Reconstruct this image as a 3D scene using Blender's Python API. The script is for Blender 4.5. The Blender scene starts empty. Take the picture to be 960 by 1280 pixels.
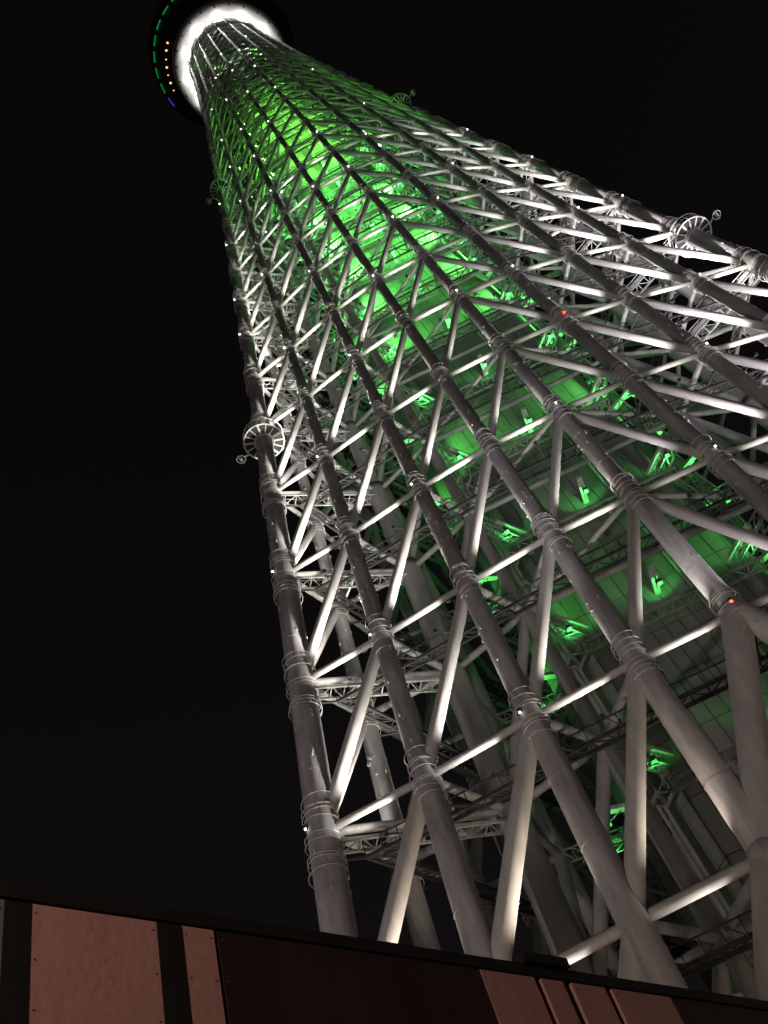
import bpy, math, random
from mathutils import Vector, Matrix
random.seed(7)
R = math.radians
scene = bpy.context.scene
COL = scene.collection

# ------------------------------------------------------------------ camera
F_PX = 1212.1                                   # focal length in photo pixels (photo is 1280 px high)
yaw, pitch, roll = R(-0.033), R(52.548), R(-25.468)
fw = Vector((math.sin(yaw)*math.cos(pitch), math.cos(yaw)*math.cos(pitch), math.sin(pitch)))
r0 = Vector((math.cos(yaw), -math.sin(yaw), 0)); u0 = r0.cross(fw)
rt = math.cos(roll)*r0 + math.sin(roll)*u0; up = rt.cross(fw)
CAM = Vector((-16.974, -67.629, 1.6))
cd = bpy.data.cameras.new('camera'); cam = bpy.data.objects.new('camera', cd); COL.objects.link(cam)
cd.sensor_fit = 'VERTICAL'; cd.sensor_height = 36.0; cd.lens = F_PX/1280*36.0
cd.clip_start = 0.1; cd.clip_end = 20000
m = Matrix((rt, up, -fw)).transposed().to_4x4(); m.translation = CAM
cam.matrix_world = m
scene.camera = cam
def ray_at_z(px, py, z):                        # a photo pixel and a height give a point
    d = fw + rt*((px-480)/F_PX) + up*((640-py)/F_PX)
    return CAM + d*((z-CAM.z)/d.z)

# ------------------------------------------------------------------ night sky
w = bpy.data.worlds.new('World'); scene.world = w; w.use_nodes = True
nt = w.node_tree; nt.nodes.clear()
o_ = nt.nodes.new('ShaderNodeOutputWorld'); bg = nt.nodes.new('ShaderNodeBackground')
tc = nt.nodes.new('ShaderNodeTexCoord'); sp = nt.nodes.new('ShaderNodeSeparateXYZ'); cr = nt.nodes.new('ShaderNodeValToRGB')
nt.links.new(tc.outputs['Generated'], sp.inputs[0]); nt.links.new(sp.outputs['Z'], cr.inputs[0])
cr.color_ramp.elements[0].position = 0.0; cr.color_ramp.elements[0].color = (0.0070, 0.0060, 0.0072, 1)   # city glow
cr.color_ramp.elements[1].position = 0.9; cr.color_ramp.elements[1].color = (0.0026, 0.0023, 0.0022, 1)
nt.links.new(cr.outputs[0], bg.inputs[0]); bg.inputs[1].default_value = 1.0
nt.links.new(bg.outputs[0], o_.inputs[0])
vs = scene.view_settings
vs.view_transform = 'Standard'; vs.look = 'None'; vs.exposure = 0.0; vs.gamma = 1.0; vs.use_curve_mapping = False
scene.render.film_transparent = False
try:
    scene.cycles.use_light_tree = True
    scene.cycles.max_bounces = 4; scene.cycles.diffuse_bounces = 2; scene.cycles.glossy_bounces = 2
    scene.cycles.sample_clamp_indirect = 3.0
    scene.cycles.sample_clamp_direct = 0.0
except Exception: pass

# ------------------------------------------------------------------ materials
def mat(name, col, rough=0.5, metal=0.0, var=0.15, scale=0.6, streak=True, bump=0.0, emis=None, estr=0.0):
    ma = bpy.data.materials.new(name); ma.use_nodes = True; n = ma.node_tree; b = n.nodes['Principled BSDF']
    b.inputs['Roughness'].default_value = rough; b.inputs['Metallic'].default_value = metal
    if emis:
        b.inputs['Emission Color'].default_value = (*emis, 1); b.inputs['Emission Strength'].default_value = estr
        b.inputs['Base Color'].default_value = (*col, 1); return ma
    geo = n.nodes.new('ShaderNodeNewGeometry')
    mp = n.nodes.new('ShaderNodeMapping'); mp.inputs['Scale'].default_value = (1, 1, 0.18 if streak else 1)
    n.links.new(geo.outputs['Position'], mp.inputs[0])
    n1 = n.nodes.new('ShaderNodeTexNoise'); n1.inputs['Scale'].default_value = scale; n1.inputs['Detail'].default_value = 8; n1.inputs['Roughness'].default_value = 0.65
    n.links.new(mp.outputs[0], n1.inputs['Vector'])
    rp = n.nodes.new('ShaderNodeValToRGB')
    rp.color_ramp.elements[0].position = 0.3; rp.color_ramp.elements[1].position = 0.72
    rp.color_ramp.elements[0].color = (*[c*(1-var*1.6) for c in col], 1); rp.color_ramp.elements[1].color = (*[min(1, c*(1+var*0.6)) for c in col], 1)
    n.links.new(n1.outputs['Fac'], rp.inputs[0]); n.links.new(rp.outputs[0], b.inputs['Base Color'])
    mr = n.nodes.new('ShaderNodeMapRange'); mr.inputs['To Min'].default_value = rough-0.12; mr.inputs['To Max'].default_value = min(1, rough+0.15)
    n.links.new(n1.outputs['Fac'], mr.inputs['Value']); n.links.new(mr.outputs[0], b.inputs['Roughness'])
    if bump:
        bp = n.nodes.new('ShaderNodeBump'); bp.inputs['Strength'].default_value = bump; bp.inputs['Distance'].default_value = 0.05
        n2 = n.nodes.new('ShaderNodeTexNoise'); n2.inputs['Scale'].default_value = scale*9; n2.inputs['Detail'].default_value = 4
        n.links.new(geo.outputs['Position'], n2.inputs['Vector']); n.links.new(n2.outputs['Fac'], bp.inputs['Height']); n.links.new(bp.outputs[0], b.inputs['Normal'])
    return ma
M = {
 'column': mat('column_paint', (0.50, 0.49, 0.50), 0.72, var=0.36, scale=0.9, bump=0.15),
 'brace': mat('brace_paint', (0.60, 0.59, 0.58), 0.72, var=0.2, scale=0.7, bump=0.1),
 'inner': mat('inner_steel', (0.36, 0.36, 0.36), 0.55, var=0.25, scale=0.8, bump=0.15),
 'walk': mat('walkway_steel', (0.035, 0.035, 0.035), 0.6, var=0.3, scale=2.0),
 'lattice': mat('galvanised_lattice', (0.38, 0.39, 0.38), 0.45, var=0.2, scale=2.0),
 'wire': mat('galvanised_wire', (0.78, 0.78, 0.78), 0.5, var=0.1, scale=3.0),
 'panel': mat('shaft_panel', (0.30, 0.31, 0.30), 0.55, var=0.22, scale=0.35),
 'bracket': mat('bracket_paint', (0.75, 0.75, 0.74), 0.5, var=0.1, scale=2.0),
 'joint': mat('shaft_joint', (0.06, 0.06, 0.06), 0.8, var=0.2),
 'deck_white': mat('deck_underside', (0.66, 0.65, 0.64), 0.5, var=0.08, scale=0.5),
 'deck_dark': mat('deck_shell', (0.05, 0.05, 0.055), 0.4, var=0.2),
 'asphalt': mat('asphalt', (0.05, 0.05, 0.05), 0.85, var=0.25, scale=1.2, streak=False, bump=0.3),
 'frame': mat('hoarding_frame', (0.006, 0.006, 0.008), 0.7, var=0.3, scale=4),
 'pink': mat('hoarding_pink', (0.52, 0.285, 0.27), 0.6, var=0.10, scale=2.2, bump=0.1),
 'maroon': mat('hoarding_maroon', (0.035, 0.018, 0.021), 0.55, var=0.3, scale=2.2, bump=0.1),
 'grey': mat('hoarding_grey', (0.22, 0.21, 0.20), 0.6, var=0.2, scale=3),
 'housing': mat('lamp_housing', (0.08, 0.08, 0.08), 0.5, var=0.2, scale=5),
 'conc': mat('concrete', (0.30, 0.29, 0.28), 0.8, var=0.25, scale=0.8, bump=0.2),
 'lamp_white': mat('lamp_white', (1, 1, 1), emis=(1, 0.95, 0.90), estr=16),
 'lamp_dot': mat('lamp_dot', (1, 1, 1), emis=(1, 0.94, 0.88), estr=7),
 'lamp_red': mat('lamp_red', (1, 0.1, 0.05), emis=(1, 0.06, 0.035), estr=8),
 'lamp_green': mat('lamp_green', (0.1, 1, 0.2), emis=(0.05, 1.0, 0.16), estr=2.5),
 'led_green': mat('led_green', (0.1, 1, 0.2), emis=(0.01, 0.30, 0.07), estr=0.8),
 'led_blue': mat('led_blue', (0.1, 0.1, 1), emis=(0.08, 0.07, 0.5), estr=0.7),
 'lamp_orange': mat('lamp_orange', (1, 0.5, 0.2), emis=(1, 0.42, 0.16), estr=4),
 'lamp_warm': mat('lamp_warm', (1, 0.8, 0.6), emis=(1, 0.72, 0.45), estr=12),
}

# ------------------------------------------------------------------ mesh helpers
class MB:
    def __init__(s): s.v = []; s.f = []
    def tube(s, pts, rads, n=10, caps=True):
        base = len(s.v); pts = [Vector(p) for p in pts]; L = len(pts)
        for i, p in enumerate(pts):
            d = (pts[min(i+1, L-1)]-pts[max(i-1, 0)]).normalized()
            a = Vector((0, 0, 1)) if abs(d.z) < 0.9 else Vector((1, 0, 0))
            x = d.cross(a).normalized(); y = d.cross(x)
            rr = rads[i] if isinstance(rads, (list, tuple)) else rads
            for k in range(n):
                t = 2*math.pi*k/n; s.v.append(p + x*(rr*math.cos(t)) + y*(rr*math.sin(t)))
        for i in range(L-1):
            for k in range(n):
                a0 = base+i*n+k; a1 = base+i*n+(k+1) % n
                s.f.append((a0, a0+n, a1+n, a1))
        if caps:
            s.f.append(tuple(base+k for k in range(n))); s.f.append(tuple(base+(L-1)*n+k for k in reversed(range(n))))
    def bar(s, p, q, w_, h_, upv=(0, 0, 1)):
        p = Vector(p); q = Vector(q); d = (q-p).normalized(); u_ = Vector(upv)
        if abs(d.dot(u_)) > 0.98: u_ = Vector((1, 0, 0))
        x = d.cross(u_).normalized()*(w_/2); y = x.cross(d).normalized()*(h_/2); b = len(s.v)
        for c in (p, q):
            for sx, sy in ((-1, -1), (1, -1), (1, 1), (-1, 1)): s.v.append(c+x*sx+y*sy)
        s.f += [(b, b+1, b+2, b+3), (b+7, b+6, b+5, b+4), (b, b+4, b+5, b+1), (b+1, b+5, b+6, b+2), (b+2, b+6, b+7, b+3), (b+3, b+7, b+4, b)]
    def box(s, c, hx, hy, hz, ax=None):
        ax = ax or (Vector((1, 0, 0)), Vector((0, 1, 0)), Vector((0, 0, 1))); c = Vector(c); b = len(s.v)
        for sz in (-1, 1):
            for sx, sy in ((-1, -1), (1, -1), (1, 1), (-1, 1)): s.v.append(c+ax[0]*(sx*hx)+ax[1]*(sy*hy)+ax[2]*(sz*hz))
        s.f += [(b+3, b+2, b+1, b), (b+4, b+5, b+6, b+7), (b, b+1, b+5, b+4), (b+1, b+2, b+6, b+5), (b+2, b+3, b+7, b+6), (b+3, b, b+4, b+7)]
    def torus(s, c, axis, rad, r, n=16, k=4, squash=1.0):
        axis = Vector(axis).normalized(); a = Vector((0, 0, 1)) if abs(axis.z) < 0.9 else Vector((1, 0, 0))
        x = axis.cross(a).normalized(); y = axis.cross(x); b = len(s.v); c = Vector(c)
        for i in range(n):
            t = 2*math.pi*i/n; d = x*math.cos(t)+y*math.sin(t)
            for j in range(k):
                q = 2*math.pi*j/k; s.v.append(c+d*(rad+r*math.cos(q))+axis*(r*math.sin(q)))
        for i in range(n):
            for j in range(k):
                a0 = b+i*k+j; a1 = b+i*k+(j+1) % k; b0 = b+((i+1) % n)*k+j; b1 = b+((i+1) % n)*k+(j+1) % k
                s.f.append((a0, b0, b1, a1))
    def ball(s, c, r, n=8, k=5):
        b = len(s.v); c = Vector(c)
        s.v.append(c+Vector((0, 0, r)))
        for i in range(1, k):
            a = math.pi*i/k
            for j in range(n):
                t = 2*math.pi*j/n; s.v.append(c+Vector((r*math.sin(a)*math.cos(t), r*math.sin(a)*math.sin(t), r*math.cos(a))))
        s.v.append(c-Vector((0, 0, r))); e = len(s.v)-1
        for j in range(n):
            s.f.append((b, b+1+j, b+1+(j+1) % n)); s.f.append((e, b+1+(k-2)*n+(j+1) % n, b+1+(k-2)*n+j))
            for i in range(k-2):
                a0 = b+1+i*n+j; a1 = b+1+i*n+(j+1) % n; s.f.append((a0, a0+n, a1+n, a1))
    def lathe(s, prof, n=96, close=False):
        b = len(s.v); L = len(prof)
        for r_, z_ in prof:
            for k in range(n):
                t = 2*math.pi*k/n; s.v.append(Vector((r_*math.cos(t), r_*math.sin(t), z_)))
        for i in range(L-1+(1 if close else 0)):
            i2 = (i+1) % L
            for k in range(n):
                k2 = (k+1) % n; s.f.append((b+i*n+k, b+i*n+k2, b+i2*n+k2, b+i2*n+k))
    def mesh(s, name, smooth=True):
        me = bpy.data.meshes.new(name); me.from_pydata([tuple(v) for v in s.v], [], s.f)
        if smooth: me.polygons.foreach_set('use_smooth', [len(p.vertices) == 4 for p in me.polygons])
        me.update(); return me
    def build(s, name, m_, parent=None, smooth=True, stuff=False):
        me = s.mesh(name, smooth); me.materials.append(M[m_] if isinstance(m_, str) else m_)
        return link(name, me, parent, stuff)
def link(name, data, parent=None, stuff=False):
    o = bpy.data.objects.new(name, data); COL.objects.link(o)
    if parent is not None:
        o.parent = parent
        if parent.location.length > 0 or parent.rotation_euler.z: o.matrix_parent_inverse = Matrix.Translation(parent.location).inverted() if False else Matrix()
    if stuff: o['kind'] = 'stuff'
    return o
def tag(o, label, cat, group=None):
    o['label'] = label; o['category'] = cat
    if group: o['group'] = group
    return o
def empty(name, loc=(0, 0, 0), rz=0.0):
    o = bpy.data.objects.new(name, None); COL.objects.link(o); o.location = loc; o.rotation_euler = (0, 0, rz); o.empty_display_size = 0.5; return o
# unit tube shared by all braces: radius 1, from z=0 to z=1
def unit_tube(name, m_, n=14):
    b = MB(); b.tube([(0, 0, 0), (0, 0, 1)], 1.0, n); me = b.mesh(name); me.materials.append(M[m_]); return me
def unit_box(name, m_):
    b = MB(); b.box((0, 0, 0.5), 0.5, 0.5, 0.5); me = b.mesh(name, False); me.materials.append(M[m_]); return me
def stick(name, me, p, q, r_, parent):
    p = Vector(p); q = Vector(q); d = q-p; o = link(name, me, parent)
    rot = d.to_track_quat('Z', 'Y').to_matrix().to_4x4()
    o.matrix_basis = Matrix.Translation(p) @ rot @ Matrix.Diagonal((r_, r_, d.length, 1)); return o

def lerp_tab(tab, x):
    if x <= tab[0][0]:
        (a, b), (c, d) = tab[0], tab[1]; return b+(d-b)*(x-a)/(c-a)
    for (a, b), (c, d) in zip(tab, tab[1:]):
        if x <= c: return b+(d-b)*(x-a)/(c-a)
    return tab[-1][1]

# ------------------------------------------------------------------ tower geometry (metres; one side of the triangle faces -Y)
K0, K1 = -6, 25
def zk(k): return max(0.0, 80.6 + 13.053*k - 0.1253*k*k - (0.45 if k == -4 else 0))
RC = [(12, 36.1), (26.4, 34.95), (40.3, 33.78), (54, 32.5), (67.4, 31.3), (80.6, 30.15), (93.5, 29.0), (106.2, 27.95), (118.6, 26.93), (130.8, 25.95), (142.7, 24.97),
      (154.4, 24.0), (177, 22.3), (200, 20.6), (250, 17.2), (300, 14.4), (340, 12.6)]
DM = [(12, 18.5), (26.4, 18.75), (40.3, 18.95), (54, 19.0), (80.6, 18.75), (130.8, 19.0), (154.4, 18.8), (177, 18.2), (200, 17.5), (250, 15.6), (300, 13.8), (340, 12.6)]
T0 = [(.2446, .00419), (.5001, .00541), (.7633, .0052)]; G0 = [(.0486, .00176), (.315, -.00464), (.7236, -.00651)]
TC = [.2989, .5774, .8165]; GC = [.068, .268, .586]
def tg(k, a):
    kk = min(k, 5); t = T0[a-1][0]+T0[a-1][1]*kk; g = G0[a-1][0]+G0[a-1][1]*kk
    if k > 5:
        s = min(1, (k-5)/12); t += (TC[a-1]-t)*s; g += (GC[a-1]-g)*s
    return t, g
def side_node(k, j):
    z = zk(k); rc = lerp_tab(RC, z); W = rc*math.sqrt(3)/2; D = lerp_tab(DM, z); Dc = rc/2; a = abs(j); sg = (j > 0)-(j < 0)
    t, g = (0, 0) if a == 0 else (1, 1) if a == 4 else tg(k, a)
    return Vector((sg*t*W, -(D+(Dc-D)*g), z))
def rotz(v, side):
    a = side*2*math.pi/3; c, s = math.cos(a), math.sin(a); return Vector((v.x*c-v.y*s, v.x*s+v.y*c, v.z))
def node(side, j, k): return rotz(side_node(k, j), side % 3)
def crad(z, j):                                 # column radius
    if abs(j) == 4: return lerp_tab([(0, 1.22), (30, 1.08), (60, 0.98), (100, 0.86), (150, 0.72), (200, 0.58), (260, 0.42), (340, 0.3)], z)
    return lerp_tab([(0, 1.0), (26, 0.90), (45, 0.74), (70, 0.64), (110, 0.52), (150, 0.46), (200, 0.40), (260, 0.32), (340, 0.25)], z)
def drad(k):
    return lerp_tab([(-5, .62), (-4, .58), (-3, .46), (-2, .40), (0, .36), (4, .30), (10, .24), (24, .16)], k)
def srad(k): return lerp_tab([(-5, .36), (-4, .34), (-3, .27), (-1, .25), (4, .21), (12, .17), (24, .12)], k)

tower = empty('lattice_tower', (0, 0, 0))
tag(tower, 'tall floodlit steel lattice tower with green-lit shaft and bright round deck', 'tower')

for side in range(3):                            # swollen joints where the middle columns split into legs
    for j, k, rr in ((0, -3, 1.0), (-1, -4, 1.06), (1, -4, 1.06)):
        b = MB(); b.ball(node(side, j, k), rr, 20, 12); b.build('leg_joint', 'column', tower)
ut = unit_tube('brace_tube', 'brace'); ut_in = unit_tube('inner_tube', 'inner', 12)

# outer columns with hoops and studs
for side in range(3):
    for j in range(-4, 4):
        kb = -3 if j == 0 else (-4 if abs(j) == 1 else K0)
        pts = []; rad = []
        for k in range(kb, K1+1):
            p = node(side, j, k)
            if k == K0:                          # run straight on to the ground
                a, b = node(side, j, -5), node(side, j, -4); p = a+(a-b)*(a.z/(b.z-a.z))
            pts.append(p); rad.append(crad(p.z, j))
        P2, R2 = pts, rad
        mb = MB(); mb.tube(P2, R2, 20 if abs(j) == 4 else 16)
        col_o = mb.build('column', 'column', tower)
        # node flanges, hoops, studs
        hb = MB(); sb = MB(); wb = MB()
        for a, b in zip(pts, pts[1:]):
            for t in (0.33, 0.66):
                c = a.lerp(b, t)
                if c.z < 170: wb.torus(c, b-a, crad(c.z, j)-.01, .035, 20, 4)
        wb.build('weld_seams', 'column', col_o, stuff=True)
        for k in range(max(kb, -4), min(K1, 17)):
            if k <= -4 and abs(j) < 4: continue
            p, q = node(side, j, k), node(side, j, k+1); d = (q-p).normalized(); rr = crad(p.z, j)
            big = abs(j) == 4
            offs = (-3.2, -2.7, -2.3, -1.1, -0.7, 0.7, 1.1, 1.7, 2.3) if big else (-1.7, -1.1, -0.8, -0.35, 0.35, 0.8, 1.2, 1.7)
            for o in offs:
                o += random.uniform(-.2, .2); c = p+d*o; rc_ = crad(c.z, j)
                tilt = Vector((random.uniform(-.10, .10), random.uniform(-.10, .10), 0))
                hb.torus(c+Vector((random.uniform(-.05, .05), random.uniform(-.05, .05), 0)), d+tilt, rc_+random.uniform(.13, .24), 0.030 if k < 4 else 0.034, 20, 4)
            L = (q-p).length
            a = Vector((0, 0, 1)).cross(d).normalized(); b2 = d.cross(a)
            for u in range(3):
                cc = p+d*random.uniform(2.5, L-1.5)
                for s_ in range(random.randint(2, 5)):
                    t = random.uniform(0, 2*math.pi); dirv = a*math.cos(t)+b2*math.sin(t)
                    sb.box(cc+d*random.uniform(-.25, .25)+dirv*(crad(cc.z, j)+.03), .045, .045, .11, (a, b2, d))
            for s_ in range(4):                  # a climbing-eye line up the column
                cc = p+d*(L*(s_+.5)/4); t = 2.0+0.2*(s_ % 2); dirv = a*math.cos(t)+b2*math.sin(t)
                sb.box(cc+dirv*(crad(cc.z, j)+.04), .05, .05, .14, (a, b2, d))
        hb.build('hoops', 'wire', col_o, stuff=True); sb.build('studs', 'wire', col_o, False, stuff=True)

# outer braces
def members():
    dg, st = [], []
    for side in range(3):
        for k in range(-6, K1+1):
            for j in range(-4, 4):
                # struts
                if k >= -4 and k > -5:
                    ok = not ((j in (-1, 0)) and k < -3)
                    if ok and k <= K1: st.append((side, k, node(side, j, k), node(side, j+1, k), srad(k)))
                if k >= K1: continue
                if j < 0: lo, hi = (j, k), (j+1, k+1)
                else: lo, hi = (j+1, k), (j, k+1)
                ja = abs(hi[0])
                if ja == 0 and hi[1] < -3: continue
                if ja == 1 and hi[1] < -4: continue
                if k < -5: continue
                r_ = drad(k)
                if k == -4 and ja == 0: r_ = 0.92
                if k == -5 and ja == 1: r_ = 0.92
                if k == -4 and ja == 2: r_ = 0.62
                dg.append((side, k, node(side, *lo), node(side, *hi), r_))
    return dg, st
dg, st = members()
def emit(lst, name, me, mname, rest, n=10):
    lst.sort(key=lambda e: (e[0] != 0, e[1]))
    for e in lst[:300]: stick(name, me, e[2], e[3], e[4], tower)
    if lst[300:]:
        b = MB()
        for e in lst[300:]: b.tube([e[2], e[3]], e[4], n, caps=False)
        b.build(rest, mname, tower, stuff=True)
emit(dg, 'diagonal_brace', ut, 'brace', 'far_diagonal_braces')
emit(st, 'horizontal_strut', ut, 'brace', 'far_horizontal_struts')

# inner frame: a thick corner column K and two columns J on each side
def kpos(side, k):                               # on the bisector of the corner that starts this side
    z = zk(k); r_ = lerp_tab([(0, 21.9), (40, 20.8), (120, 18.0), (200, 14.6), (300, 11.6), (340, 10.6)], z); return rotz(Vector((-.866*r_, -.5*r_, z)), side)
def jpos(side, sgn, k):
    z = zk(k); f = lerp_tab([(0, 1.0), (60, 1.0), (150, .92), (220, .80), (300, .70), (340, .66)], z); return rotz(Vector((sgn*10.4*f, -12.7*f, z)), side)
hb_list = []; id_list = []
for side in range(3):
    pts = [kpos(side, k) for k in range(-6, K1)]
    b = MB(); cl = MB(); P2 = []; R2 = []
    for a, c in zip(pts, pts[1:]):
        d = (c-a).normalized(); rr = lerp_tab([(0, 1.15), (60, 1.0), (120, .8), (220, .5), (340, .35)], a.z)
        P2.append(a); R2.append(rr)
        cl.tube([a, a+d*.55], rr*1.15, 16)
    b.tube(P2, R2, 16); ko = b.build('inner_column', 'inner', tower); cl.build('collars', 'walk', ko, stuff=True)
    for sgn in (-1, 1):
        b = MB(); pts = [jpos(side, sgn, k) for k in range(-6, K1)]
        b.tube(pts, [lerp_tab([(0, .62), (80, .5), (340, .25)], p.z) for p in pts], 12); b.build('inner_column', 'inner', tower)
    for k in range(-4, K1):
        r_ = lerp_tab([(-4, .33), (0, .24), (10, .17), (24, .12)], k)
        Kp = kpos(side, k); pr = (side+2) % 3
        for tgt in (node(side, -4, k), node(side, -3, k), node(pr, 3, k), jpos(side, -1, k), jpos(pr, 1, k)): hb_list.append((side, k, Kp, tgt, r_))
        for sgn in (-1, 1):
            Jp = jpos(side, sgn, k)
            for jj in ((2, 1) if k > -4 else (2, 1)): hb_list.append((side, k, Jp, node(side, sgn*jj, k), r_))
        hb_list.append((side, k, jpos(side, -1, k), jpos(side, 1, k), r_))
        if k > -3: hb_list.append((side, k, jpos(side, -1, k), node(side, 0, k), r_*.8)); hb_list.append((side, k, jpos(side, 1, k), node(side, 0, k), r_*.8))
    for k in range(-5, K1-1):
        r_ = lerp_tab([(-5, .52), (-3, .42), (0, .34), (10, .22), (24, .14)], k)
        id_list.append((side, k, kpos(side, k), jpos(side, -1, k+1), r_)); id_list.append((side, k, kpos((side+1) % 3, k), jpos(side, 1, k+1), r_))
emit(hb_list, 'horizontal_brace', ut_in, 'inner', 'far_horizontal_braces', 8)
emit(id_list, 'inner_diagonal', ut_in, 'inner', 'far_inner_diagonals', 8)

# walkways behind each side: two rails, rungs, a zigzag and a hand rail
def truss_run(b, p, q, wdt, rail, step, inward, hand=1.0, zig=True):
    d = (q-p); L = d.length; d.normalize(); x = inward.normalized()*wdt
    b.bar(p, q, rail, rail*1.6); b.bar(p+x, q+x, rail, rail*1.6)
    n = max(2, int(L/step))
    for i in range(n+1):
        c = p+d*(L*i/n); b.bar(c, c+x, rail*.6, rail*.6)
        if zig and i < n:
            c2 = p+d*(L*(i+1)/n); b.bar(c if i % 2 else c+x, c2+x if i % 2 else c2, rail*.5, rail*.5)
        if hand: b.bar(c, c+Vector((0, 0, hand)), rail*.4, rail*.4)
    if hand: b.bar(p+Vector((0, 0, hand)), q+Vector((0, 0, hand)), rail*.5, rail*.5)
for side in range(3):
    for k in range(-4, 18):
        b = MB(); dz = Vector((0, 0, -2.2)) if k < 6 else Vector((0, 0, -1.5))
        lst = [node(side, j, k) for j in range(-4, 5)]
        cen = Vector((0, 0, zk(k)))
        for a, c, j in zip(lst, lst[1:], range(-4, 4)):
            if k < -3 and j in (-1, 0):
                if j == 0: b.build('walkway', 'walk', tower, False); b = MB()
                continue
            ia = (cen-a).normalized(); ic = (cen-c).normalized()
            p = a+ia*2.3+dz; q = c+ic*2.3+dz; mid = ((ia+ic)/2)
            truss_run(b, p, q, 1.1, .16, 1.1 if k < 5 else 2.2, mid, 1.1 if k < 9 else 0)
            b.bar(a+dz, p, .14, .14)
        b.build('walkway', 'walk', tower, False)
# spur walkways from the corner columns to the inner corner column
for side in range(3):
    for k in range(-4, 12):
        b = MB(); dz = Vector((0, 0, -1.2)); a = node(side, -4, k)+dz; c = kpos(side, k)+dz
        x = (c-a).cross(Vector((0, 0, 1))).normalized()
        truss_run(b, a-x*.6, c-x*.6, 1.2, .13, 1.0, x, 1.1)
        b.build('spur_walkway', 'lattice', tower, False)

# ------------------------------------------------------------------ central shaft: a triangle with cut corners, clad in panels
CV = []
for side in range(3):
    for v in (Vector((-7.0, -8.2, 0)), Vector((7.0, -8.2, 0))): CV.append(rotz(v, side))
ZC = 300.0
b = MB(); n6 = len(CV)
for z in (0, ZC):
    for v in CV: b.v.append(Vector((v.x*.985, v.y*.985, z)))
for i in range(n6): b.f.append((i, (i+1) % n6, n6+(i+1) % n6, n6+i))
b.f.append(tuple(reversed(range(n6)))); b.f.append(tuple(range(n6, 2*n6)))
shaft = b.build('central_shaft', 'joint', tower, False)
PH = 4.6
pan = []
for i in range(n6):
    a, c = CV[i], CV[(i+1) % n6]; L = (c-a).length; n = round(L/1.18); d = (c-a).normalized(); nrm = Vector((d.y, -d.x, 0))
    for row in range(int(ZC/PH)):
        for q in range(n):
            ctr = a+d*(L*(q+.5)/n)+Vector((0, 0, PH*(row+.5)))
            vis = nrm.dot(Vector((CAM.x, CAM.y, 0))-Vector((ctr.x, ctr.y, 0)))
            pan.append((vis <= 0, abs(ctr.z-75) + (0 if i == 0 else 25), ctr, d, nrm, L/n))
pan.sort(key=lambda e: (e[0], e[1]))
pm = MB(); pm.box((0, 0, 0), .5, .06, .5); pmesh = pm.mesh('shaft_panel', False); pmesh.materials.append(M['panel'])
rest = MB()
for i, (hid, _, ctr, d, nrm, wd) in enumerate(pan):
    off = nrm*random.uniform(-.012, .012)
    if i < 300:
        o = link('panel', pmesh, shaft); mt = Matrix((d, nrm, Vector((0, 0, 1)))).transposed().to_4x4(); mt.translation = ctr+off
        o.matrix_basis = mt @ Matrix.Diagonal((wd-.07, 1, PH-.09, 1))
    else: rest.box(ctr+off, (wd-.07)/2, .06, (PH-.09)/2, (d, nrm, Vector((0, 0, 1))))
rest.build('far_panels', 'panel', shaft, False, stuff=True)

# service platforms round the shaft, brackets with green lamps
def shaft_pt(t, off):                            # t in 0..6 along the vertices, pushed outward
    i = int(t) % 6; f = t-int(t); p = CV[i].lerp(CV[(i+1) % 6], f); return p+p.normalized()*off
green_spots = []
for k in range(-4, K1-1):
    z = zk(k); b = MB()
    for i in range(6):
        a = shaft_pt(i, 1.0)+Vector((0, 0, z-3.0)); c = shaft_pt(i+1 if i < 5 else 0, 1.0)+Vector((0, 0, z-3.0)); inw = ((a+c)/2); inw.z = 0
        truss_run(b, a, c, 1.3, .15, 1.2 if k < 8 else 2.4, inw, 1.2 if k < 12 else 0)
    b.build('shaft_platform', 'lattice', tower, False)
    # lattice outriggers from the shaft corners to the inner columns
    for i in range(6):
        lat = MB()
        side = i//2; sgn = -1 if i % 2 == 0 else 1
        a = shaft_pt(i, 0.1)+Vector((0, 0, z-1.0)); c = jpos(side, sgn, k)+Vector((0, 0, -1.0))
        dv = (c-a); x = dv.cross(Vector((0, 0, 1))).normalized()
        for s_ in (-.45, .45):
            lat.bar(a+x*s_, c+x*s_, .12, .12); lat.bar(a+x*s_+Vector((0, 0, 1.1)), c+x*s_+Vector((0, 0, 1.1)), .1, .1)
        nn = 6 if k < 8 else 3
        for q in range(nn):
            p0, p1 = a.lerp(c, q/nn), a.lerp(c, (q+1)/nn)
            for s_ in (-.45, .45): lat.bar(p0+x*s_, p1+x*s_+Vector((0, 0, 1.1)), .07, .07); lat.bar(p1+x*s_, p1+x*s_+Vector((0, 0, 1.1)), .06, .06)
            lat.bar(p0-x*.45, p1+x*.45, .07, .07)
        lat.build('outrigger_truss', 'lattice', tower, False)
    if k > 14: continue
    for side in range(3):
        for (x, y) in ((-7, -9), (7, -9), (0, -9), (-10.9, -5.0)):
            p = rotz(Vector((x, y, z)), side); dr = Vector((p.x, p.y, 0)).normalized()
            if x == 0: dr = rotz(Vector((0, -1, 0)), side)
            bb = MB(); bb.bar(p-dr*1.1, p+dr*2.3, .5, .34)
            bb.bar(p+dr*1.4-Vector((0, 0, .9)), p+dr*1.4, .12, .12); bb.bar(p-dr*.3, p+dr*1.3-Vector((0, 0, .9)), .07, .07)
            br = bb.build('lamp_bracket', 'bracket', tower, False)
            lb = MB(); lb.box(p+dr*1.5-Vector((0, 0, 1.05)), .22, .22, .16); lb.build('green_lamp', 'housing', br, False)
            green_spots.append((p+dr*1.3-Vector((0, 0, 1.75)), k, p+dr*.9))
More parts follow.
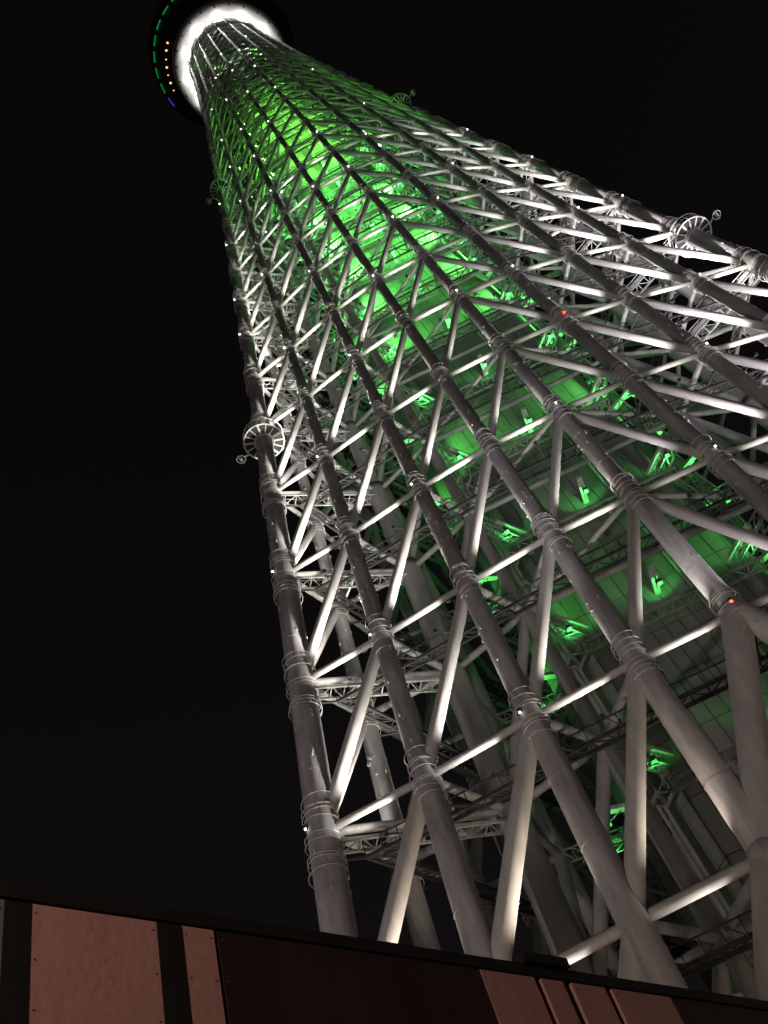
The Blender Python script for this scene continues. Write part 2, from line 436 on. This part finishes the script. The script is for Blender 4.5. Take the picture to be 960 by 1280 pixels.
# riser pipes on the sides of the shaft
for side in range(3):
    for x in (-9.3, -8.9, -8.5, 2.2, 2.6, 3.0):
        b = MB(); q = rotz(Vector((x, -9.3 if x > 0 else -7.6, 0)), side); b.tube([q, q+Vector((0, 0, 290))], .13, 8); b.build('riser_pipe', 'inner', tower)

# ------------------------------------------------------------------ round balconies on the corner columns
def balcony(side, k):
    c = node(side, -4, k); ax = (node(side, -4, k+1)-node(side, -4, k-1)).normalized(); r_ = crad(c.z, 4)
    a = Vector((0, 0, 1)).cross(ax).normalized(); b2 = ax.cross(a); c = c-ax*(2.6 if k < 5 else 1.2)
    out = 2.15 if k < 5 else 1.9
    b = MB()
    b.torus(c, ax, out, .09, 32, 6); b.torus(c, ax, r_+.12, .07, 24, 6); b.torus(c+ax*1.3, ax, out, .06, 32, 6); b.torus(c+ax*.65, ax, out, .04, 32, 4)
    for i in range(14):
        t = 2*math.pi*i/14; d = a*math.cos(t)+b2*math.sin(t)
        b.bar(c+d*r_, c+d*out, .11 if i % 3 else .22, .12, ax); b.bar(c+d*out, c+d*out+ax*1.3, .06, .06, d)
    o = b.build('balcony', 'wire', tower)
    fl = MB(); n = 28; base = len(fl.v)
    for rr, h in ((r_+.05, .12), (out, .12), (out, .17), (r_+.05, .17)):
        for i in range(n):
            t = 2*math.pi*i/n; fl.v.append(c+(a*math.cos(t)+b2*math.sin(t))*rr+ax*h)
    for q in range(4):
        for i in range(n): fl.f.append((q*n+i, q*n+(i+1) % n, ((q+1) % 4)*n+(i+1) % n, ((q+1) % 4)*n+i))
    fl.build('floor', 'walk', o, False)
    # round aircraft-lamp cage on an outrigger
    od = Vector((c.x, c.y, 0)).normalized(); tdir = Vector((-.95, .3, 0)) if side == 0 else (Vector((.95, -.3, 0)) if side == 1 else od)
    e = c+tdir*(out+.7)+ax*.4
    g = MB(); g.bar(c+tdir*out, e, .12, .12); g.torus(e+tdir*.45, ax, .48, .05, 16, 5); g.torus(e+tdir*.45, tdir, .48, .05, 16, 5); g.ball(e+tdir*.45, .2)
    g.build('lamp_cage', 'wire', o)
for side in range(3):
    for k in (1, 9): balcony(side, k)

# ------------------------------------------------------------------ small lamps at the nodes
whites = [(-3, 0), (-2, 1), (-2, -3), (-1, 0), (-1, -2), (1, -2), (1, 0), (1, 1), (2, -3), (2, -1), (-1, 2), (0, 3), (2, 3), (3, 1), (4, 2), (-3, -2), (0, -3), (3, -2), (3, 0), (4, -3), (5, 0), (5, -1), (6, -2), (6, 1), (7, -3), (7, 0), (8, -2), (8, 2), (9, -1),
          (9, -3), (10, -2), (11, 0), (11, -3), (12, -1), (12, 2), (13, -2), (14, 0), (14, -3), (15, -1), (16, -2), (17, 0), (18, -1), (19, 1), (20, -2), (21, 0), (-3, -4), (-1, -4), (3, -4), (4, -4), (6, -4), (8, -4), (2, 4), (4, 4), (6, 4)]
reds = [(-3, 0), (0, 1)]
def dot(k, j, mname, nm, rr):
    p = node(0, j, k); out = Vector((p.x, p.y, 0)).normalized()
    if j == -4: out = Vector((-.7, -.7, 0))
    if j == 4: out = Vector((.6, -.8, 0))
    c = p+out*(crad(p.z, j)+.16)+Vector((0, 0, .2)); b = MB(); b.ball(c, rr); o = b.build(nm, mname, tower)
    s_ = MB(); s_.box(c+Vector((0, 0, rr+.08)), .12, .12, .1); s_.bar(c+Vector((0, 0, rr)), p, .08, .08); s_.build('bracket', 'housing', o, False)
for (k, j) in whites:
    if (k, j) in reds: continue
    dot(k, j, 'lamp_dot', 'marker_lamp', .075 + .0035*(k+4))
for (k, j) in reds: dot(k, j, 'lamp_red', 'warning_lamp', .11)

# ------------------------------------------------------------------ observation deck
b = MB(); b.lathe([(12.3, 330.6), (12.9, 329.2), (17.2, 328.8), (18.0, 329.4), (18.2, 330.4), (12.3, 331.0)], 96, True)
deck = b.build('observation_deck', 'deck_white', tower)
for i in range(24):                              # dark gaps and rim boxes under the deck
    t = 2*math.pi*(i+.5)/24; c = Vector((17.1*math.cos(t), 17.1*math.sin(t), 328.7)); rad = Vector((math.cos(t), math.sin(t), 0)); tan = Vector((-math.sin(t), math.cos(t), 0))
    q = MB(); q.box(c, .28, .45, .35, (tan, rad, Vector((0, 0, 1)))); q.build('rim_box', 'housing', deck, False)
b = MB(); b.lathe([(18.1, 330.3), (19.3, 332.5), (20.8, 336.5), (22.6, 342), (23.6, 347), (23.8, 352), (22, 353), (10, 353.4), (10, 331.2), (12.3, 331.0)], 96, True)
shell = b.build('deck_shell', 'deck_dark', tower)
for i in range(30):                              # green LED bars round the shell
    t = 2*math.pi*i/30; q = MB(); h = 2*math.pi/30*.33
    for s_ in range(4):
        t0, t1 = t+h*(s_/2-1), t+h*((s_+1)/2-1); rr = 22.75
        q.bar((rr*math.cos(t0), rr*math.sin(t0), 342.0), (rr*math.cos(t1), rr*math.sin(t1), 342.0), .22, .30)
    a = math.degrees(t) % 360
    q.build('led_bar', 'led_blue' if 165 < a < 178 else ('led_green' if 178 < a < 292 else 'housing'), shell, False)
for i in range(54):                              # warm lamps in the shell
    a = 360*i/54
    if not (176 < a < 222): continue
    t = R(a+random.uniform(-.5, .5)); q = MB(); q.ball((19.75*math.cos(t), 19.75*math.sin(t), 333.2), .16+.12*(random.random() < .6)); q.build('window_lamp', 'lamp_orange', shell)
# upper shaft above the deck
b = MB(); b.lathe([(10.2, 353), (9.4, 370), (8.6, 420), (6, 445), (6, 446), (0.01, 446)], 32); b.build('upper_shaft', 'inner', tower)

def lamp_obj(name, kind, loc, power, col, parent=None, size=.3, aim=None, cone=None, blend=.5):
    ld = bpy.data.lights.new(name, kind); ld.energy = power; ld.color = col
    if kind in ('POINT', 'SPOT'): ld.shadow_soft_size = size
    o = bpy.data.objects.new(name, ld); COL.objects.link(o); o.location = loc
    if kind == 'SPOT': ld.spot_size = cone; ld.spot_blend = blend
    if aim is not None: o.rotation_euler = (Vector(aim)-Vector(loc)).to_track_quat('-Z', 'Y').to_euler()
    if parent is not None: o.parent = parent
    return o

# floodlights under the deck: each a lamp of the tower with its own light
for i in range(24):
    t = 2*math.pi*(i+.5)/24; rr = 14.0; c = Vector((rr*math.cos(t), rr*math.sin(t), 326.9)); rad = Vector((math.cos(t), math.sin(t), 0)); tan = Vector((-math.sin(t), math.cos(t), 0))
    q = MB(); q.box(c, .55, .35, .25, (tan, rad, Vector((0, 0, 1)))); q.bar(c-Vector((0, 0, .2)), Vector((12.9*math.cos(t), 12.9*math.sin(t), 325.6)), .12, .12)
    fl = q.build('deck_floodlight', 'housing', tower, False)
    q = MB(); q.box(c+Vector((0, 0, .27)), .5, .3, .02, (tan, rad, Vector((0, 0, 1)))); q.box(c-Vector((0, 0, .27))+rad*.05, .5, .3, .02, (tan, rad, Vector((0, 0, 1)))); q.build('lens', 'lamp_white', fl, False)
    if i % 2 == 0: lamp_obj('deck_light', 'POINT', c+Vector((0, 0, .8))-rad*.2, 520, (1, .95, .91), fl, .3)
    if i % 2: lamp_obj('deck_light_down', 'SPOT', c-Vector((0, 0, .1))+rad*2.6, 34000, (1, .96, .92), fl, .3, aim=c-Vector((0, 0, 30))+rad*1.5, cone=R(36), blend=.9)

# green lights: small lamps on the shaft brackets (low) and washers on the inner columns (high)
GREEN = (.10, 1.0, .16)
for p, k, q in green_spots:
    if k > 8: continue
    if q.y > 2: continue
    lamp_obj('green_light', 'SPOT', p, lerp_tab([(-4, 40), (-3, 150), (-2, 330), (0, 420), (3, 500), (8, 700)], k), GREEN, tower, .12, aim=q, cone=R(110), blend=.5)
for k in (-2, 0, *range(2, 23)):
    for side in range(3):
        for sgn in (-1, 1):
            if (side, sgn) in ((1, 1), (2, -1)): continue          # the far corner carries none
            p = jpos(side, sgn, k); p = p-Vector((p.x, p.y, 0)).normalized()*1.1+Vector((0, 0, 2.5))
            if k >= 7: h = Vector((p.x, p.y, 0)).normalized()*(lerp_tab(DM, zk(k))-2.9); p = Vector((h.x, h.y, zk(k)+3.2))
            t_ = rotz(Vector((-sgn*1.0, 0, 0)), side)
            pw = lerp_tab([(-2, 550), (0, 1700), (2, 5500), (3, 12000), (4, 24000), (6, 30000), (7, 30000), (10, 27000), (16, 21000), (19, 12000), (22, 1200)], k)
            col = (.15, 1.0, .13) if k < 8 else (.24, 1.0, .10)
            lamp_obj('green_wash_light', 'SPOT', p*1.0, pw, col, tower, .25, aim=Vector((p.x*.35, p.y*.35, p.z+2))+t_*2.5, cone=R(104), blend=.9)

# ------------------------------------------------------------------ ground, floodlights, street lamps
g = MB(); S = 3000; g.v = [Vector((-S, -S, 0)), Vector((S, -S, 0)), Vector((S, S, 0)), Vector((-S, S, 0))]; g.f = [(0, 1, 2, 3)]
gr = g.build('ground', 'asphalt', None, False); gr['kind'] = 'structure'
g = MB(); g.lathe([(0.01, .004), (47, .004), (47, .12), (0.01, .12)], 64); pz = g.build('plaza', 'conc', None, False); pz['kind'] = 'structure'

WHITE = (1.0, .93, .84); COOL = (1.0, .92, .95); WARM = (1.0, .72, .55)
def floodlight(name, loc, aim, power, col, cone, label, group='floodlights standing round the tower foot', blend=.6):
    root = empty(name, loc); tag(root, label, 'floodlight', group)
    d = (Vector(aim)-Vector(loc)).normalized(); x = d.cross(Vector((0, 0, 1))).normalized(); y = x.cross(d)
    ax = (x, y, d); c = Vector((0, 0, .75))
    b = MB(); b.box(c, .42, .34, .16, ax); b.box(c-d*.22, .25, .2, .1, ax); b.build('housing', 'housing', root, False)
    b = MB(); b.box(c+d*.17, .38, .30, .012, ax); b.build('lens', 'lamp_warm', root, False)
    b = MB(); b.bar((-.5*x), c-x*.48, .06, .06); b.bar((.5*x), c+x*.48, .06, .06); b.bar(-.55*x, .55*x, .1, .06); b.build('yoke', 'housing', root, False)
    lo = lamp_obj('flood_light', 'SPOT', c+d*.35, power, col, root, .35, cone=cone, blend=blend); lo.rotation_euler = d.to_track_quat('-Z', 'Y').to_euler()
FL = [
 ('before the left half', (-27, -44, 0), (-5.5, -19, 60), 40000, COOL, R(12)),
 ('added as fill far out before the left corner', (-58, -66, 0), (-8, -14, 78), 36000, (1, .84, .77), R(66)),  # added fill lamp, stands in for soft frontal light from ground and city
 ('added as fill far out before the right corner', (26, -92, 0), (6, -14, 70), 12000, (1, .84, .76), R(60)),  # weaker added fill from the right, for the same diffuse city light
 ('before the right corner', (40, -30, 0), (22, -14.5, 85), 50000, COOL, R(30)),
]
for nm, loc, aim, pw, col, cone in FL:
    floodlight('floodlight', loc, aim, pw, col, cone, 'black floodlight on a yoke at the tower foot, %s' % nm)

# up-lights on the struts of the tower side, each washing the braces above it
def strut_light(side, j, k, power, col):
    a, c = node(side, j, k), node(side, j+1, k); u = .72 if j < 0 else .28; p = a.lerp(c, u); out = Vector((p.x, p.y, 0)).normalized()
    if k == -6: p.z = .3
    p = p-out*.45+Vector((0, 0, .1))
    b = MB(); b.box(p, .2, .2, .14); b.bar(p, p+out*.45, .08, .08); hs = b.build('strut_floodlight', 'housing', tower, False)
    t = node(side, j, k+1).lerp(node(side, j+1, k+1), .42 if j < 0 else .58); d = (t-p).normalized(); d = (d*math.cos(R(18))+out*math.sin(R(18))).normalized()
    lamp_obj('strut_light', 'SPOT', p+Vector((0, 0, .3)), power, col, hs, .15, aim=p+d*10, cone=R(104), blend=1.0)
def walk_light(side, j, k, power, col):          # lamp on the walkway rail under a strut
    a, c = node(side, j, k), node(side, j+1, k); s_ = a.lerp(c, .5); out = Vector((s_.x, s_.y, 0)).normalized()
    p = s_-out*.2-Vector((0, 0, 2.2 if k < 6 else 1.5))
    b = MB(); b.box(p, .14, .14, .08); b.bar(p, p-out*2.1, .06, .06); hs = b.build('walkway_lamp', 'housing', tower, False)
    lamp_obj('walkway_light', 'SPOT', p+Vector((0, 0, .15)), power, col, hs, .1, aim=p+Vector((0, 0, 5))+out*2.2, cone=R(112), blend=.5)
for k in (-6, *range(-4, 7)):
    for j in range(-4, 4):
        if k <= -4 and j in (-1, 0): continue
        f = {-4: 1.1, -3: 1.0, -2: .55, -1: .30, 0: .18, 1: .6, 2: 1.1, 3: 1.5}[j]
        pw = lerp_tab([(-6, 2400), (-4, 2800), (-3, 4800), (-2, 6600), (0, 6200), (2, 3000), (4, 1000), (6, 300)], k)*f
        strut_light(0, j, k, pw, (1, .84, .66) if k < -3 else (WHITE if j < 0 else COOL))
        f2 = {-4: 1.0, -3: 1.0, -2: .9, -1: .8, 0: .12, 1: .4, 2: .9, 3: 1.0}[j]
        if k >= -4: walk_light(0, j, k, f2*lerp_tab([(-4, 300), (-3, 700), (1, 750), (4, 380), (8, 130)], k), WHITE)
for side in (1, 2):
    for k in (-3, -1, 1, 3):
        for j in (-4, -3, 2, 3): strut_light(side, j, k, 6000, WHITE)
# lamps in the corner frames
for side in (0, 1):
    for k in range(-4, 6):
        c = kpos(side, k).lerp(node(side, -4, k), .5)-Vector((0, 0, .4))
        b = MB(); b.box(c, .2, .2, .12); hs = b.build('corner_lamp', 'housing', tower, False)
        od = Vector((c.x, c.y, 0)).normalized()
        lamp_obj('corner_light', 'SPOT', c+Vector((0, 0, .3)), lerp_tab([(-4, 700), (-2, 1900), (1, 1700), (3, 700), (5, 250)], k), WHITE, hs, .15, aim=c+Vector((0, 0, 6))+od*3, cone=R(120), blend=.6)

def street_lamp(loc, ang, h, power, label):
    root = empty('street_lamp', loc, ang); tag(root, label, 'street lamp', 'street lamps on the plaza')
    b = MB(); b.tube([(0, 0, 0), (0, 0, .6), (0, 0, .62), (0, 0, h)], [.11, .11, .07, .05], 10); b.build('post', 'housing', root)
    b = MB(); b.tube([(0, 0, h-.05), (.25, 0, h+.12), (.8, 0, h+.16)], .035, 8); b.build('arm', 'housing', root)
    b = MB(); b.box((1.0, 0, h+.16), .28, .11, .05); b.build('lamp_head', 'housing', root, False)
    b = MB(); b.box((1.0, 0, h+.10), .22, .08, .012); b.build('lens', 'lamp_warm', root, False)
    lamp_obj('street_light', 'POINT', (1.0, 0, h-.05), power, WARM, root, .12)
street_lamp((-27, -40, 0), R(70), 5.0, 3300, 'warm street lamp on the plaza before the left tower corner')
street_lamp((-6, -36, 0), R(90), 5.0, 3000, 'warm street lamp on the plaza before the middle of the tower side')
street_lamp((14, -38, 0), R(110), 5.0, 1600, 'warm street lamp on the plaza before the right tower corner')
street_lamp((-20.5, -73.5, 0), R(90), 5.5, 1350, 'warm street lamp on the pavement facing the pink panels')

# ------------------------------------------------------------------ hoarding in front of the camera
HT = 4.5
A = ray_at_z(0, 1108, HT); B = ray_at_z(960, 1255, HT)
hd = Vector((B.x-A.x, B.y-A.y, 0)).normalized(); hn = Vector((hd.y, -hd.x, 0))       # normal towards the camera
if hn.dot(CAM-A) < 0: hn = -hn
def along(px, py): return (ray_at_z(px, py, HT)-A).dot(hd)
def s_of(px, py):                                # intersect the pixel ray with the wall plane -> metres along it
    d = fw + rt*((px-480)/F_PX) + up*((640-py)/F_PX); t = (A-CAM).dot(hn)/d.dot(hn); P = CAM+d*t; return (P-A).dot(hd), P.z
hoard = empty('site_hoarding', (A.x, A.y, 0), math.atan2(hd.y, hd.x))
tag(hoard, 'dark-framed hoarding of pink and maroon panels in front of the tower', 'hoarding')
sy = 1 if Vector((-hd.y, hd.x, 0)).dot(hn) > 0 else -1                                # local +Y or -Y faces the camera
edges = [s_of(x, y)[0] for x, y in ((-400, 1050), (3, 1140), (36, 1150), (197, 1200), (228, 1200), (269, 1200), (274, 1200), (600, 1225), (672, 1240), (680, 1240), (706, 1240), (716, 1240), (760, 1250), (768, 1250), (842, 1260))]
zt = s_of(100, 1140)[1]
e = edges
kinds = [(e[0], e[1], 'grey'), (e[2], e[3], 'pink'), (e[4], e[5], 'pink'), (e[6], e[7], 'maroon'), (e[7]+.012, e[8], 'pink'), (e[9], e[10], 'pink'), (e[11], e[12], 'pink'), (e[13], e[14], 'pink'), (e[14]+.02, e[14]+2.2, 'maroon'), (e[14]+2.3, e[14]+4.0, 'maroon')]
x1 = e[14]+4.1; x0 = e[0]-.1
b = MB(); b.box(((x0+x1)/2, -sy*.06, HT/2-.03), (x1-x0)/2, .05, HT/2-.05); b.build('backing', 'frame', hoard, False)
b = MB(); b.box(((x0+x1)/2, -sy*.015, HT-(HT-zt)/2), (x1-x0)/2+.02, .045, (HT-zt)/2); b.build('top_rail', 'frame', hoard, False)
b = MB(); b.box(((x0+x1)/2, sy*.01, .12), (x1-x0)/2+.02, .045, .12); b.build('bottom_rail', 'frame', hoard, False)
for a_, b_, c_ in kinds:
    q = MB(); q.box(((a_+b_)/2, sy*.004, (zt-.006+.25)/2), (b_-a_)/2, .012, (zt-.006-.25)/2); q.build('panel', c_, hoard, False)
for a_, b_ in ((e[1], e[2]), (e[3], e[4])):
    q = MB(); q.box(((a_+b_)/2, sy*.008, (zt+.25)/2-.003), (b_-a_)/2, .012, (zt-.26)/2); q.build('mullion', 'frame', hoard, False)
s0, s1 = s_of(648, 1208)[0], s_of(703, 1214)[0]
q = MB(); q.box(((s0+s1)/2, 0, HT+.022), (s1-s0)/2, .07, .03); q.build('rail_box', 'frame', hoard, False)
for a_, b_, c_ in kinds:                          # screws along the panel edges
    q = MB(); zz = zt-.05
    while zz > .4:
        for xx in (a_+.022, b_-.022): q.ball((xx, sy*.017, zz), .0045, 6, 4)
        zz -= .22
    q.build('screws', 'housing', hoard, stuff=True)
for s in range(4):
    q = MB(); xx = x0+(x1-x0)*(s+.5)/4; q.bar((xx, -sy*.1, HT-.6), (xx, -sy*1.6, .02), .08, .08); q.build('back_stay', 'frame', hoard, False)
